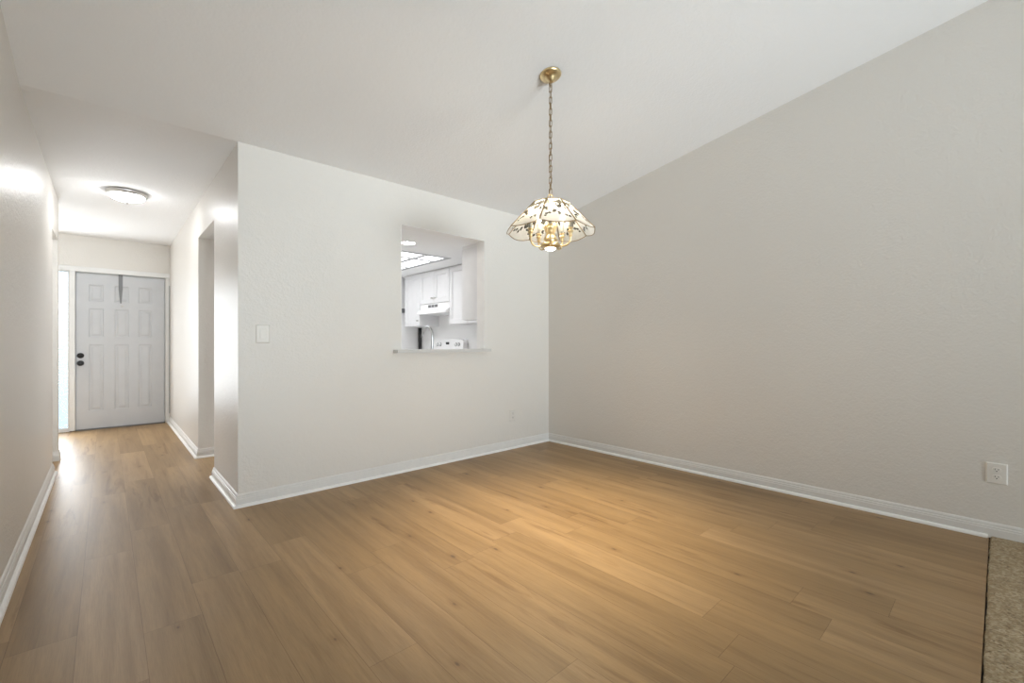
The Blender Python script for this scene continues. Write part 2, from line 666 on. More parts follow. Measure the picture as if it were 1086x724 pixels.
LY0, LY1, LZ = 5.39, 5.95, 2.07                      # doorway in the left hall wall
bm = bmesh.new()
slope_wall(bm, XL - 0.12, XL)
box(bm, (XL - 0.12, YB, 0), (XL, LY0, H + 0.02))
box(bm, (XL - 0.12, LY0, LZ), (XL, LY1, H + 0.02))
box(bm, (XL - 0.12, LY1, 0), (XL, LY1 + 0.12, H + 0.02))
struct('wall_left', bm, M_wall)
struct('wall_bedroom', boxes(((-1.72, 4.4, 0), (-1.6, YF + 0.1, H + 0.02)), ((-1.6, 4.4, 0), (XL - 0.12, 4.5, H + 0.02)),
                             ((-1.6, LY1, 0), (XL - 0.12, LY1 + 0.12, H + 0.02))), M_wall)
DX0, DX1, DZ = -0.279, 0.599, 1.985                  # front door slab
SX0, SX1 = -0.66, -0.350                             # sidelight glass
struct('wall_front', boxes(
    ((-1.6, YF, 0), (SX0 - 0.03, YF + 0.12, H + 0.02)), ((SX0 - 0.03, YF, DZ + 0.03), (DX1 + 0.02, YF + 0.12, H + 0.02)),
    ((DX1 + 0.02, YF, 0), (HX + T, YF + 0.12, H + 0.02))), M_wall)
struct('wall_kitchen', boxes(((HX + T, KY, 0), (XR, KY + 0.1, H)), ), M_kwall)
# rear wall with the sliding-door opening behind the camera
struct('wall_rear', boxes(
    ((XL - 0.12, YREAR - 0.12, 0), (0.15, YREAR, 2.74)), ((3.25, YREAR - 0.12, 0), (XR + 0.12, YREAR, 2.74)),
    ((0.15, YREAR - 0.12, 2.12), (3.25, YREAR, 2.74))), M_wall)
struct('window_2', boxes(
    ((0.15, YREAR - 0.1, 0), (0.2, YREAR - 0.02, 2.12)), ((3.2, YREAR - 0.1, 0), (3.25, YREAR - 0.02, 2.12)),
    ((1.67, YREAR - 0.1, 0), (1.73, YREAR - 0.02, 2.12)), ((0.2, YREAR - 0.1, 0), (3.2, YREAR - 0.02, 0.04)),
    ((0.2, YREAR - 0.1, 2.07), (3.2, YREAR - 0.02, 2.12))), M_trim)

# ---------------------------------------------------------------- ceilings
bm = bmesh.new()
top = [(YB, H), (YRIDGE, zc(YRIDGE)), (YREAR, 2.70)]
for (y0, z0), (y1, z1) in zip(top, top[1:]):
    vs = [(XL - 0.12, y0, z0), (XR + 0.12, y0, z0), (XR + 0.12, y1, z1), (XL - 0.12, y1, z1)]
    lo = [bm.verts.new(v) for v in vs]
    hi = [bm.verts.new((v[0], v[1], v[2] + 0.08)) for v in vs]
    bm.faces.new(list(reversed(lo)))
    bm.faces.new(hi)
    for i in range(4):
        j = (i + 1) % 4
        bm.faces.new((lo[i], lo[j], hi[j], hi[i]))
struct('ceiling', bm, M_ceil)
struct('ceiling_hall', boxes(((-1.7, YB, H), (HX + T, YF + 0.12, H + 0.08))), M_ceil)
GX0, GX1, GY0, GY1 = 1.55, 3.06, 4.50, 6.05          # luminous panel opening
struct('ceiling_kitchen', boxes(
    ((HX + T, YB + 0.12, KC), (XR, GY0, KC + 0.05)), ((HX + T, GY1, KC), (XR, KY, KC + 0.05)),
    ((HX + T, GY0, KC), (GX0, GY1, KC + 0.05)), ((GX1, GY0, KC), (XR, GY1, KC + 0.05)),
    ((HX + T, YB + 0.12, KC + 0.2), (XR, KY, KC + 0.25))), M_kceil)

# ---------------------------------------------------------------- baseboards and trim
BB = [(0, 0), (0.014, 0), (0.014, 0.052), (0.0115, 0.056), (0.0115, 0.064), (0.008, 0.068), (0.008, 0.076), (0.004, 0.084), (0, 0.087)]
QR = [(0.0135, 0), (0.031, 0), (0.030, 0.006), (0.027, 0.012), (0.021, 0.017), (0.0135, 0.019)]


def runs(name, path, prof, m):
    struct(name, sweep(bmesh.new(), prof, path), m)


runs('baseboard_right', [(XR, YREAR), (XR, YB)], BB, M_base)
runs('baseboard_back', [(XR, YB), (HX, YB), (HX, OY0), (HX + T, OY0)][::1], [(o, z) for o, z in BB], M_base)
runs('baseboard_hall', [(HX + T, OY1), (HX, OY1), (HX, YF)], BB, M_base)
runs('baseboard_left', [(XL - 0.12, LY0), (XL, LY0), (XL, YREAR)], BB, M_base)
runs('baseboard_stub', [(XL - 0.12, LY1 + 0.12), (XL, LY1 + 0.12), (XL, LY1), (XL - 0.12, LY1)], BB, M_base)
runs('trim_1', [(XR, EDGE + 0.004), (XR, YB)], QR, M_quarter)
runs('trim_2', [(XR, YB), (HX, YB), (HX, OY0), (HX + T, OY0)], QR, M_quarter)
runs('trim_3', [(HX + T, OY1), (HX, OY1), (HX, YF)], QR, M_quarter)
runs('trim_4', [(XL - 0.12, LY0), (XL, LY0), (XL, EDGE + 0.004)], QR, M_quarter)
# front door casing: head, right leg, mullion between door and sidelight, threshold
struct('trim_5', boxes(
    ((SX0 - 0.09, YF - 0.018, DZ + 0.018), (DX1 + 0.055, YF, DZ + 0.082)),
    ((DX1 + 0.008, YF - 0.018, 0), (DX1 + 0.055, YF, DZ + 0.018)),
    ((SX0 - 0.09, YF - 0.018, 0), (SX0 - 0.035, YF, DZ + 0.018)),
    ((SX1 + 0.012, YF - 0.022, 0.01), (DX0 - 0.006, YF + 0.1, DZ + 0.018)),
    ((DX0 - 0.02, YF + 0.056, DZ - 0.02), (DX1 + 0.03, YF + 0.11, DZ + 0.04)),
    ((DX1 - 0.02, YF + 0.056, 0), (DX1 + 0.03, YF + 0.11, DZ)),
    ((DX0 - 0.02, YF + 0.056, 0), (DX0 + 0.02, YF + 0.11, DZ))), M_trim, bevel=0.004)
struct('trim_6', boxes(((DX0 - 0.005, YF - 0.012, 0), (DX1 + 0.02, YF + 0.1, 0.014))), M_steel, bevel=0.003)
struct('grey_strip', boxes(((HX - 0.006, YF - 0.032, 0.13), (HX, YF - 0.020, 1.90))), M_steel)  # grey strip in place of an unidentified dark line beside the door

# ---------------------------------------------------------------- front door
door = bmesh.new()
px = [(0.117, 0.258), (0.361, 0.503), (0.600, 0.742)]
pz = [(0.240, 1.084), (1.183, 1.545), (1.634, 1.850)]
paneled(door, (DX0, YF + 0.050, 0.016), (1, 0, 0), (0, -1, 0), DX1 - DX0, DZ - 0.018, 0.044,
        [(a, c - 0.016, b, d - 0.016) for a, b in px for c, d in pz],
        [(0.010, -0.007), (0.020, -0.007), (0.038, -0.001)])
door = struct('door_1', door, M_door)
for z, nm in ((0.946, 'deadbolt'), (0.850, 'door_knob')):
    bm = bmesh.new()
    if nm == 'deadbolt':
        prof = [(0, 0), (0.034, 0), (0.034, -0.008), (0.026, -0.020), (0.012, -0.022), (0.012, -0.030), (0, -0.030)]
    else:
        prof = [(0, 0), (0.034, 0), (0.034, -0.008), (0.016, -0.012), (0.014, -0.030), (0.026, -0.040), (0.031, -0.052),
                (0.027, -0.064), (0.012, -0.070), (0, -0.070)]
    lathe(bm, prof, -0.238, YF + 0.006, z, 28, 'y')
    obj(nm, bm, M_black, door)
bm = bmesh.new()
lathe(bm, [(0, 0), (0.012, 0), (0.011, -0.004), (0.007, -0.006), (0.006, -0.003), (0, -0.003)], 0.158, YF + 0.006, 1.588, 20, 'y')
obj('peephole', bm, M_nickel, door)

bm = bmesh.new()
hx, hy = 0.142, YF + 0.0035
box(bm, (hx - 0.021, hy - 0.001, 1.80), (hx + 0.021, hy + 0.002, 1.998))
box(bm, (hx - 0.021, hy - 0.001, 1.996), (hx + 0.021, hy + 0.030, 2.0))
vs = [(hx - 0.019, hy, 1.80), (hx + 0.019, hy, 1.80), (hx + 0.010, hy, 1.625), (hx - 0.006, hy, 1.625)]
a = [bm.verts.new((x, y - 0.001, z)) for x, y, z in vs]
b = [bm.verts.new((x, y + 0.002, z)) for x, y, z in vs]
bm.faces.new(a)
bm.faces.new(list(reversed(b)))
for i in range(4):
    j = (i + 1) % 4
    bm.faces.new((a[j], a[i], b[i], b[j]))
box(bm, (hx - 0.006, hy - 0.030, 1.625), (hx + 0.010, hy, 1.629))
box(bm, (hx - 0.006, hy - 0.033, 1.625), (hx + 0.010, hy - 0.030, 1.655))
tag(obj('wreath_hanger', bm, M_steel), 'tapered grey metal wreath hanger hooked over the top of the front door', 'hanger')

# sidelight window
bm = boxes(((SX0 - 0.03, YF, 0.0), (SX0, YF + 0.09, DZ + 0.03)), ((SX1, YF, 0.0), (SX1 + 0.012, YF + 0.09, DZ + 0.03)),
           ((SX0, YF, DZ + 0.010), (SX1, YF + 0.09, DZ + 0.03)), ((SX0, YF, 0.0), (SX1, YF + 0.09, 0.045)))
win = struct('window_1', bm, M_trim)
obj('window_pane', boxes(((SX0, YF + 0.04, 0.045), (SX1, YF + 0.052, DZ + 0.010))), M_rain, win)

# ---------------------------------------------------------------- pass-through ledge
ZL = PZ0 + 0.034
tag(obj('bar_ledge', boxes(((PX0 + 0.001, YB - 0.080, ZL - 0.026), (PX1 - 0.001, YB + 0.16, ZL)),
                           ((1.79, YB - 0.080, ZL - 0.026), (PX0 + 0.001, YB, ZL)),
                           ((PX1 - 0.001, YB - 0.080, ZL - 0.026), (2.80, YB, ZL))), M_ledge),
    'white bar ledge along the bottom of the kitchen pass-through opening', 'ledge')


# ---------------------------------------------------------------- switch and outlets
def plate_mesh(w, h, t, inset, holes=()):
    bm = bmesh.new()
    a = [bm.verts.new((x * w / 2, 0, z * h / 2)) for x, z in ((-1, -1), (1, -1), (1, 1), (-1, 1))]
    b = [bm.verts.new((x * (w / 2 - inset), -t, z * (h / 2 - inset))) for x, z in ((-1, -1), (1, -1), (1, 1), (-1, 1))]
    for i in range(4):
        j = (i + 1) % 4
        bm.faces.new((a[i], a[j], b[j], b[i]))
    bm.faces.new(b)
    bm.faces.new(list(reversed(a)))
    return bm


def turned(bm, rotz, loc):
    bmesh.ops.transform(bm, matrix=Matrix.Translation(loc) @ Matrix.Rotation(rotz, 4, 'Z'), verts=bm.verts)
    return bm


def switch(loc, rz, label):
    t = thing('light_switch', loc, label, 'light switch')
    obj('wall_plate', turned(plate_mesh(0.090, 0.128, 0.008, 0.007), rz, loc), M_plate, t)
    bm = bmesh.new()
    box(bm, (-0.021, -0.0095, -0.036), (0.021, -0.006, 0.036))
    box(bm, (-0.0165, -0.013, -0.031), (0.0165, -0.009, 0.0))
    box(bm, (-0.0165, -0.011, 0.0), (0.0165, -0.009, 0.031))
    obj('rocker', turned(bm, rz, loc), M_plate, t, bevel=0.001)


def outlet(loc, rz, m, label, w=0.078, h=0.118):
    t = thing('wall_outlet', loc, label, 'outlet')
    obj('wall_plate', turned(plate_mesh(w, h, 0.006, 0.005), rz, loc), m, t)
    for s in (-1, 1):
        bm = bmesh.new()
        n = 24
        ring = []
        for i in range(n):
            a = 2 * PI * i / n
            ring.append((0.0175 * math.cos(a), max(-0.0125, min(0.0125, 0.0175 * math.sin(a)))))
        f = [bm.verts.new((x, -0.0085, z + s * 0.0205)) for x, z in ring]
        b = [bm.verts.new((x * 1.04, -0.005, z * 1.04 + s * 0.0205)) for x, z in ring]
        bm.faces.new(f)
        for i in range(n):
            j = (i + 1) % n
            bm.faces.new((b[i], b[j], f[j], f[i]))
        r = obj('receptacle', turned(bm, rz, loc), m, t)
        bm = bmesh.new()
        z = s * 0.0205
        box(bm, (-0.0078, -0.0090, z - 0.001), (-0.0052, -0.0080, z + 0.0075))
        box(bm, (0.0052, -0.0090, z + 0.000), (0.0078, -0.0080, z + 0.0070))
        lathe(bm, [(0, -0.0090), (0.003, -0.0090), (0.003, -0.0080)], 0, 0, z - 0.0068, 12, 'y', False)
        obj('slots', turned(bm, rz, loc), M_dark, r)


switch((0.804, YB, 1.166), 0, 'white rocker light switch beside the outside corner of the hall')
outlet((3.153, YB, 0.345), 0, M_plate_wall, 'wall-coloured outlet low on the back wall near the room corner')
outlet((XR, 0.012, 0.367), -PI / 2, M_plate, 'pale outlet on the right wall above the carpet edge', 0.084, 0.118)
bm = boxes(((XL - 0.045, LY0, 0.885), (XL - 0.012, LY0 + 0.003, 0.95)),)
tag(obj('strike_plate', bm, M_nickel), 'small metal strike plate on the edge of the left hall doorway', 'strike plate')

# ---------------------------------------------------------------- hall ceiling light
hl = thing('ceiling_light', (0.14, 5.28, H), 'round flush ceiling light with a glowing dome in the hall', 'ceiling light')
bm = bmesh.new()
lathe(bm, [(0, 0), (0.146, 0), (0.148, -0.010), (0.145, -0.026), (0.132, -0.034), (0.126, -0.037), (0.0, -0.037)], 0.14, 5.28, H, 48)
obj('pan', bm, M_nickel, hl)
bm = bmesh.new()
prof = [(0.125 * math.cos(t * PI / 2 / 10), -0.036 - 0.046 * math.sin(t * PI / 2 / 10)) for t in range(11)]
lathe(bm, prof[:-1] + [(0, -0.082)], 0.14, 5.28, H, 48)
obj('glass_dome', bm, M_dome, hl)
bm = bmesh.new()
lathe(bm, [(0, -0.083), (0.016, -0.085), (0.016, -0.089), (0.007, -0.092), (0.008, -0.099), (0.004, -0.105), (0, -0.106)], 0.14, 5.28, H, 20)
obj('finial', bm, M_nickel, hl)


# ---------------------------------------------------------------- chandelier
def chandelier():
    cx, cy = 2.0, 1.845
    zt = zc(cy)
    TOP, RIM = 1.950, 1.785
    RT, RB = 0.110, 0.268
    face = math.atan2(-cy, -cx)                       # direction of the camera side of the room
    t = thing('chandelier', (cx, cy, zt), 'brass chandelier with an eight-panel etched glass shade hanging on a chain', 'chandelier')
    # canopy tilted with the slope
    bm = bmesh.new()
    lathe(bm, [(0, 0), (0.066, 0), (0.067, -0.004), (0.062, -0.012), (0.048, -0.021), (0.034, -0.026), (0.030, -0.034),
               (0.014, -0.044), (0.009, -0.052), (0.0, -0.053)], 0, 0, 0, 40)
    bmesh.ops.transform(bm, matrix=Matrix.Translation((cx, cy, zt)) @ Matrix.Rotation(math.atan(-SL), 4, 'X'), verts=bm.verts)
    can = obj('canopy', bm, M_brass, t)
    bm = bmesh.new()
    tube(bm, [(cx + 0.011 * math.cos(a), cy, zt - 0.062 + 0.012 * math.sin(a)) for a in [2 * PI * i / 20 for i in range(20)]], 0.0026, 8, True)
    obj('loop', bm, M_abrass, can)
    # electric cord woven through the chain
    z0, z1 = zt - 0.045, TOP + 0.02
    pts = []
    for i in range(60):
        f = i / 59
        pts.append((cx + 0.005 * math.sin(f * 26), cy + 0.005 * math.cos(f * 19), z0 + (z1 - z0) * f))
    bm = bmesh.new()
    tube(bm, pts, 0.0022, 8)
    chain = obj('cord', bm, M_abrass, t)
    nl = 19
    zs, ze = zt - 0.070, TOP + 0.055
    pitch = (zs - ze) / nl
    hh = pitch * 0.5 + 0.0045
    for i in range(nl):
        zc_ = zs - pitch * (i + 0.5)
        bm = bmesh.new()
        ring = []
        for k in range(28):
            a = 2 * PI * k / 28
            u = 0.0090 * math.cos(a)
            v = (hh - 0.0090) * (1 if math.sin(a) >= 0 else -1) + 0.0090 * math.sin(a)
            ring.append((u, v))
        ang = (0.3 if i % 2 else 0.3 + PI / 2)
        tube(bm, [(cx + u * math.cos(ang), cy + u * math.sin(ang), zc_ + v) for u, v in ring], 0.0019, 8, True)
        obj('chain_link', bm, M_abrass, chain)
    # ring on top of the fixture
    bm = bmesh.new()
    tube(bm, [(cx + 0.016 * math.cos(a + 0.9) * math.cos(-0.7), cy + 0.016 * math.cos(a + 0.9) * math.sin(-0.7), TOP + 0.040 + 0.017 * math.sin(a + 0.9))
              for a in [2 * PI * i / 24 for i in range(24)]], 0.0026, 8, True)
    obj('loop', bm, M_brass, t)
    # stem and body
    bm = bmesh.new()
    lathe(bm, [(0, 0.025), (0.008, 0.024), (0.010, 0.012), (0.022, 0.008), (0.026, 0.0), (0.012, -0.006), (0.008, -0.012),
               (0.008, -0.110), (0.016, -0.114), (0.030, -0.120), (0.036, -0.140), (0.026, -0.165), (0.020, -0.185), (0.030, -0.205),
               (0.040, -0.222), (0.034, -0.238), (0.024, -0.246)], cx, cy, TOP, 36)
    body = obj('column', bm, M_brass, t)
    # vertical ribs around the body
    bm = bmesh.new()
    for i in range(12):
        a = 2 * PI * i / 12
        tube(bm, [(cx + r * math.cos(a), cy + r * math.sin(a), TOP + z) for r, z in
                  [(0.031, -0.118), (0.038, -0.140), (0.029, -0.165), (0.023, -0.185), (0.032, -0.205), (0.042, -0.222)]], 0.0035, 8)
    obj('fluting', bm, M_brass, body)
    # bottom plate and downlight
    bm = bmesh.new()
    lathe(bm, [(0.0, -0.240), (0.050, -0.240), (0.060, -0.250), (0.062, -0.258), (0.056, -0.266), (0.040, -0.270), (0.034, -0.272), (0.033, -0.262), (0.0, -0.262)],
          cx, cy, TOP, 40)
    obj('hub', bm, M_brass, t)
    bm = bmesh.new()
    lathe(bm, [(0.0325, -0.264), (0.0325, -0.273), (0.026, -0.281), (0.014, -0.286), (0, -0.288)], cx, cy, TOP, 32)
    obj('reflector_bulb', bm, M_down, t)
    # top: octagon hub plate with spokes
    A0 = face + math.radians(-16 + 3.0)
    ang = [A0 + i * PI / 4 for i in range(8)]

    def pt(a, r, z):
        return Vector((cx + r * math.cos(a), cy + r * math.sin(a), z))
    bm = bmesh.new()
    tube(bm, [pt(a, RT, TOP) for a in ang], 0.0035, 8, True)
    for a in ang[::2]:
        tube(bm, [pt(a, 0.01, TOP + 0.004), pt(a, RT, TOP)], 0.0028, 8)
    obj('top_ring', bm, M_brass, t)
    # arms, candles, bulbs
    for i in range(5):
        a = face + 2 * PI * i / 5
        path = [(0.045, -0.250), (0.070, -0.262), (0.095, -0.262), (0.114, -0.250), (0.124, -0.230), (0.126, -0.208)]
        pts = []
        for q in range(len(path) - 1):
            p0, p1, p2, p3 = [path[max(0, min(len(path) - 1, q + d))] for d in (-1, 0, 1, 2)]
            for s in range(6):
                f = s / 6
                pts.append(tuple(0.5 * ((2 * p1[k]) + (-p0[k] + p2[k]) * f + (2 * p0[k] - 5 * p1[k] + 4 * p2[k] - p3[k]) * f * f
                                        + (-p0[k] + 3 * p1[k] - 3 * p2[k] + p3[k]) * f ** 3) for k in (0, 1)))
        pts.append(path[-1])
        bm = bmesh.new()
        tube(bm, [pt(a, r, TOP + z) for r, z in pts], 0.0052, 10)
        arm = obj('arm', bm, M_brass, t)
        bx, by = cx + 0.126 * math.cos(a), cy + 0.126 * math.sin(a)
        bm = bmesh.new()
        lathe(bm, [(0, -0.212), (0.009, -0.210), (0.012, -0.203), (0.008, -0.196), (0.012, -0.186), (0.017, -0.180), (0.018, -0.176),
                   (0.010, -0.174), (0.010, -0.166), (0.0165, -0.161), (0.017, -0.157), (0, -0.157)], bx, by, TOP, 24)
        obj('candle_cup', bm, M_brass, arm)
        bm = bmesh.new()
        lathe(bm, [(0, -0.158), (0.0115, -0.158), (0.0115, -0.086), (0.010, -0.084), (0, -0.084)], bx, by, TOP, 24)
        obj('candle_sleeve', bm, M_candle, arm)
        bm = bmesh.new()
        lathe(bm, [(0, -0.085), (0.008, -0.084), (0.010, -0.079), (0.0150, -0.069), (0.0160, -0.060), (0.0130, -0.047), (0.008, -0.036),
                   (0.003, -0.029), (0, -0.027)], bx, by, TOP, 20)
        obj('candle_bulb', bm, M_bulb, arm)
    # glass panels, each with its etched spray of leaves, and brass ribs between them
    leaves = []
    rnd = random.Random(5)
    sprays = ((0.10, 0.66, 7, 0.34, 0.0), (0.88, 0.70, 6, 0.30, PI), (0.50, 0.90, 4, 0.20, PI), (0.36, 0.34, 4, 0.17, 0.4),
              (0.66, 0.30, 3, 0.17, 2.0), (0.52, 0.62, 3, 0.15, -1.2), (0.18, 0.24, 3, 0.12, 1.0), (0.85, 0.26, 3, 0.13, 2.6))
    for bu, bv, n, ln, d0 in sprays:
        for q in range(n):
            d = d0 + (2 * PI if n > 5 else PI) * (q + 0.5) / n + rnd.uniform(-0.25, 0.25)
            leaves.append((bu, bv, d, ln * rnd.uniform(0.75, 1.2), rnd.uniform(0.20, 0.34)))

    def motif(u, v):
        for bu, bv, d, ln, wd in leaves:
            x = (u - bu) * math.cos(d) + (v - bv) * math.sin(d)
            y = -(u - bu) * math.sin(d) + (v - bv) * math.cos(d)
            f = x / ln
            if 0.12 < f < 1 and abs(y) < ln * wd * math.sin(PI * (f - 0.1) / 0.9) ** 1.2:
                return True
        return False
    NU, NV = 64, 52
    DIP = 0.024
    for i in range(8):
        a0, a1 = ang[i], ang[(i + 1) % 8]
        if i == 7:
            a1 = ang[0] + 2 * PI
        p0, p1, q0, q1 = pt(a0, RT, TOP), pt(a1, RT, TOP), pt(a0, RB, RIM), pt(a1, RB, RIM)
        slope = ((q0 + q1) / 2 - (p0 + p1) / 2).normalized()
        nrm = (p1 - p0).cross(slope).normalized()
        if nrm.z < 0:
            nrm = -nrm
        bm = bmesh.new()
        grid = []
        for r in range(NV + 1):
            v = r / NV
            row = []
            for c in range(NU + 1):
                u = c / NU
                P = (p0 * (1 - u) + p1 * u) * (1 - v) + (q0 * (1 - u) + q1 * u) * v
                P = P + slope * (DIP * v * math.sin(PI * u)) + nrm * (0.010 * math.sin(PI * u) * math.sin(PI * v * 0.9))
                row.append(bm.verts.new(P))
            grid.append(row)
        for r in range(NV):
            for c in range(NU):
                f = bm.faces.new((grid[r][c], grid[r][c + 1], grid[r + 1][c + 1], grid[r + 1][c]))
                f.smooth = True
                f.material_index = 1 if motif((c + 0.5) / NU, 1 - (r + 0.5) / NV) else 0
        edge = [grid[NV][c].co.copy() for c in range(NU + 1)]
        pan = obj('glass_panel', bm, [M_frost, M_etch], t)
        bm = bmesh.new()
        tube(bm, edge, 0.0024, 8)
        obj('edge_band', bm, M_abrass, pan)
        bm = bmesh.new()
        tube(bm, [p0, (p0 + q0) / 2, q0], 0.0038, 8)
        obj('rib', bm, M_abrass, t)
    # light of the downlight bulb
    d = bpy.data.lights.new('reflector_lamp', 'SPOT')
    d.energy = DOWN_POWER
    d.spot_size = math.radians(92)
    d.spot_blend = 1.0
    d.color = (1.0, 0.84, 0.58)
    d.shadow_soft_size = 0.03
    lo = bpy.data.objects.new('reflector_lamp', d)
    lo.location = Vector((cx, cy, TOP - 0.30)) - wloc(t)
    lo.parent = t
    C.objects.link(lo)


chandelier()

# ---------------------------------------------------------------- kitchen seen through the opening
CF = 3.399          # front plane of the wall cabinets
SHK = [(0.003, -0.009), (0.014, -0.010)]


def cab_door(parent, origin, uax, nrm, W, Hh, knob_u, knob_v, rail=0.062, knob=True):
    bm = bmesh.new()
    paneled(bm, origin, uax, nrm, W, Hh, 0.019, [(rail, rail, W - rail, Hh - rail)], SHK)
    d = obj('door', bm, M_cab, parent)
    if knob:
        O, U, Nn = Vector(origin), Vector(uax), Vector(nrm)
        p = O + U * knob_u + Vector((0, 0, knob_v)) + Nn * 0.019
        bm = bmesh.new()
        lathe(bm, [(0, 0), (0.009, 0), (0.006, 0.006), (0.006, 0.013), (0.013, 0.019), (0.0145, 0.024), (0.010, 0.029), (0, 0.030)], 0, 0, 0, 20)
        rot = Vector((0, 0, 1)).rotation_difference(Nn).to_matrix().to_4x4()
        bmesh.ops.transform(bm, matrix=Matrix.Translation(p) @ rot, verts=bm.verts)
        obj('knob', bm, M_nickel, d)
    return d


def wall_cabinet(y0, y1, z0, z1, label):
    t = thing('wall_cabinet', ((CF + XR) / 2, (y0 + y1) / 2, z0), label, 'cabinet', 'white kitchen wall cabinets')
    obj('body', boxes(((CF, y0, z0), (XR, y1, z1))), M_cab, t, bevel=0.001)
    return t


ZB, ZT = 1.355, 2.112
g = 0.003
t = wall_cabinet(5.704, 6.14, ZB, ZT, 'white single-door wall cabinet left of the range hood')
cab_door(t, (CF, 6.14 - g, ZB + g), (0, -1, 0), (-1, 0, 0), 0.436 - 2 * g, ZT - ZB - 2 * g, 0.385, 0.075)
t = wall_cabinet(4.948, 5.702, 1.662, ZT, 'short white two-door wall cabinet above the range hood')
for a, k in ((5.702, 0.340), (5.325, 0.034)):
    cab_door(t, (CF, a - g, 1.662 + g), (0, -1, 0), (-1, 0, 0), 0.377 - 2 * g, ZT - 1.662 - 2 * g, k, 0.068)
t = wall_cabinet(4.02, 4.946, ZB, ZT, 'tall white wall cabinet right of the range hood')
cab_door(t, (CF, 4.946 - g, ZB + g), (0, -1, 0), (-1, 0, 0), 0.40 - 2 * g, ZT - ZB - 2 * g, 0.345, 0.080)
cab_door(t, (CF, 4.546 - g, ZB + g), (0, -1, 0), (-1, 0, 0), 0.40 - 2 * g, ZT - ZB - 2 * g, 0.05, 0.080)
t = thing('wall_cabinet', (3.09, YB + 0.28, ZB - 0.01), 'white wall cabinet end panel just behind the right side of the pass-through', 'cabinet', 'white kitchen wall cabinets')
obj('body', boxes(((2.803, YB + 0.121, ZB - 0.01), (3.376, YB + 0.40, ZT - 0.015))), M_cab, t, bevel=0.001)
cab_door(t, (2.806, YB + 0.40, ZB - 0.007), (1, 0, 0), (0, 1, 0), 0.56, ZT - ZB - 0.012, 0.05, 0.08, knob=False)
struct('trim_8', boxes(((CF + 0.006, YB + 0.121, ZT + 0.001), (XR, KY, KC)), ((2.81, YB + 0.121, ZT - 0.014), (CF + 0.006, YB + 0.41, KC))), M_kwall)

# range hood
t = thing('range_hood', (3.52, 5.325, 1.50), 'white under-cabinet range hood above the stove', 'range hood')
bm = bmesh.new()
hp = [(XR - 0.002, 1.660), (CF - 0.004, 1.660), (CF - 0.006, 1.590), (3.325, 1.538), (3.322, 1.512), (XR - 0.002, 1.512)]
a = [bm.verts.new((x, 4.95, z)) for x, z in hp]
b = [bm.verts.new((x, 5.70, z)) for x, z in hp]
bm.faces.new(a)
bm.faces.new(list(reversed(b)))
for i in range(len(hp)):
    j = (i + 1) % len(hp)
    bm.faces.new((a[j], a[i], b[i], b[j]))
obj('shell', bm, M_enamel, t, bevel=0.004)
bm = bmesh.new()
for i in range(3):
    box(bm, (CF - 0.008, 5.42 - i * 0.085, 1.606), (CF - 0.004, 5.42 - i * 0.085 + 0.07, 1.642))
obj('vent_grille', bm, M_steel, t)

# range with curved backguard
t = thing('kitchen_range', (3.38, 5.325, 0), 'white electric range with dials and a clock on its backguard', 'stove')
obj('body', boxes(((3.06, 4.956, 0.06), (3.69, 5.696, 0.905)), ((3.10, 4.97, 0), (3.66, 5.68, 0.06))), M_enamel, t, bevel=0.004)
obj('cooktop', boxes(((3.04, 4.952, 0.905), (3.60, 5.700, 0.922))), M_enamel, t, bevel=0.004)
for x, y, r in ((3.18, 5.14, 0.075), (3.18, 5.51, 0.095), (3.44, 5.14, 0.095), (3.44, 5.51, 0.075)):
    bm = bmesh.new()
    pts = []
    for i in range(90):
        f = i / 89
        pts.append((x + r * (0.2 + 0.8 * f) * math.cos(f * 24), y + r * (0.2 + 0.8 * f) * math.sin(f * 24), 0.929))
    tube(bm, pts, 0.004, 6)
    obj('burner_coil', bm, M_dark, t)
d = obj('oven_door', boxes(((3.025, 4.97, 0.22), (3.058, 5.68, 0.84))), M_enamel, t, bevel=0.006)
bm = bmesh.new()
tube(bm, [(3.025, 5.02, 0.78), (2.985, 5.03, 0.785), (2.985, 5.62, 0.785), (3.025, 5.63, 0.78)], 0.011, 10)
obj('handle', bm, M_enamel, d)
obj('drawer', boxes(((3.030, 4.97, 0.075), (3.058, 5.68, 0.205))), M_enamel, t, bevel=0.005)
bm = bmesh.new()
n = 24
fr, bk = [], []
for i in range(n + 1):
    f = i / n
    y = 4.958 + 0.736 * f
    z = 1.148 + 0.022 * math.sin(PI * f)
    if f < 0.06 or f > 0.94:
        q = min(f, 1 - f) / 0.06
        z -= 0.030 * (1 - math.sqrt(max(0, 1 - (1 - q) ** 2)))
    fr.append((y, z))
for y, z in fr:
    bk.append([bm.verts.new(p) for p in ((3.600, y, 0.905), (3.625, y, z), (3.688, y, z), (3.688, y, 0.905))])
for A, B in zip(bk, bk[1:]):
    for i in range(4):
        j = (i + 1) % 4
        bm.faces.new((A[i], A[j], B[j], B[i]))
bm.faces.new(bk[0])
bm.faces.new(list(reversed(bk[-1])))
back = obj('backguard', bm, M_enamel, t)
for y in (5.60, 5.52, 5.13, 5.06):
    bm = bmesh.new()
    x = 3.600 + 0.025 * 0.19 / 0.25
    lathe(bm, [(0.027, -0.0005), (0.026, -0.004), (0.0, -0.004)], x, y, 1.085, 24, 'x')
    k = obj('dial', bm, M_steel, back)
    bm = bmesh.new()
    lathe(bm, [(0.0, -0.003), (0.021, -0.004), (0.019, -0.020), (0.0, -0.021)], x, y, 1.085, 24, 'x')
    obj('dial_cap', bm, M_enamel, k)
obj('clock_display', boxes(((3.610, 5.30, 1.085), (3.622, 5.37, 1.118))), M_dark, back)

# counters and base cabinets
CT = 0.91


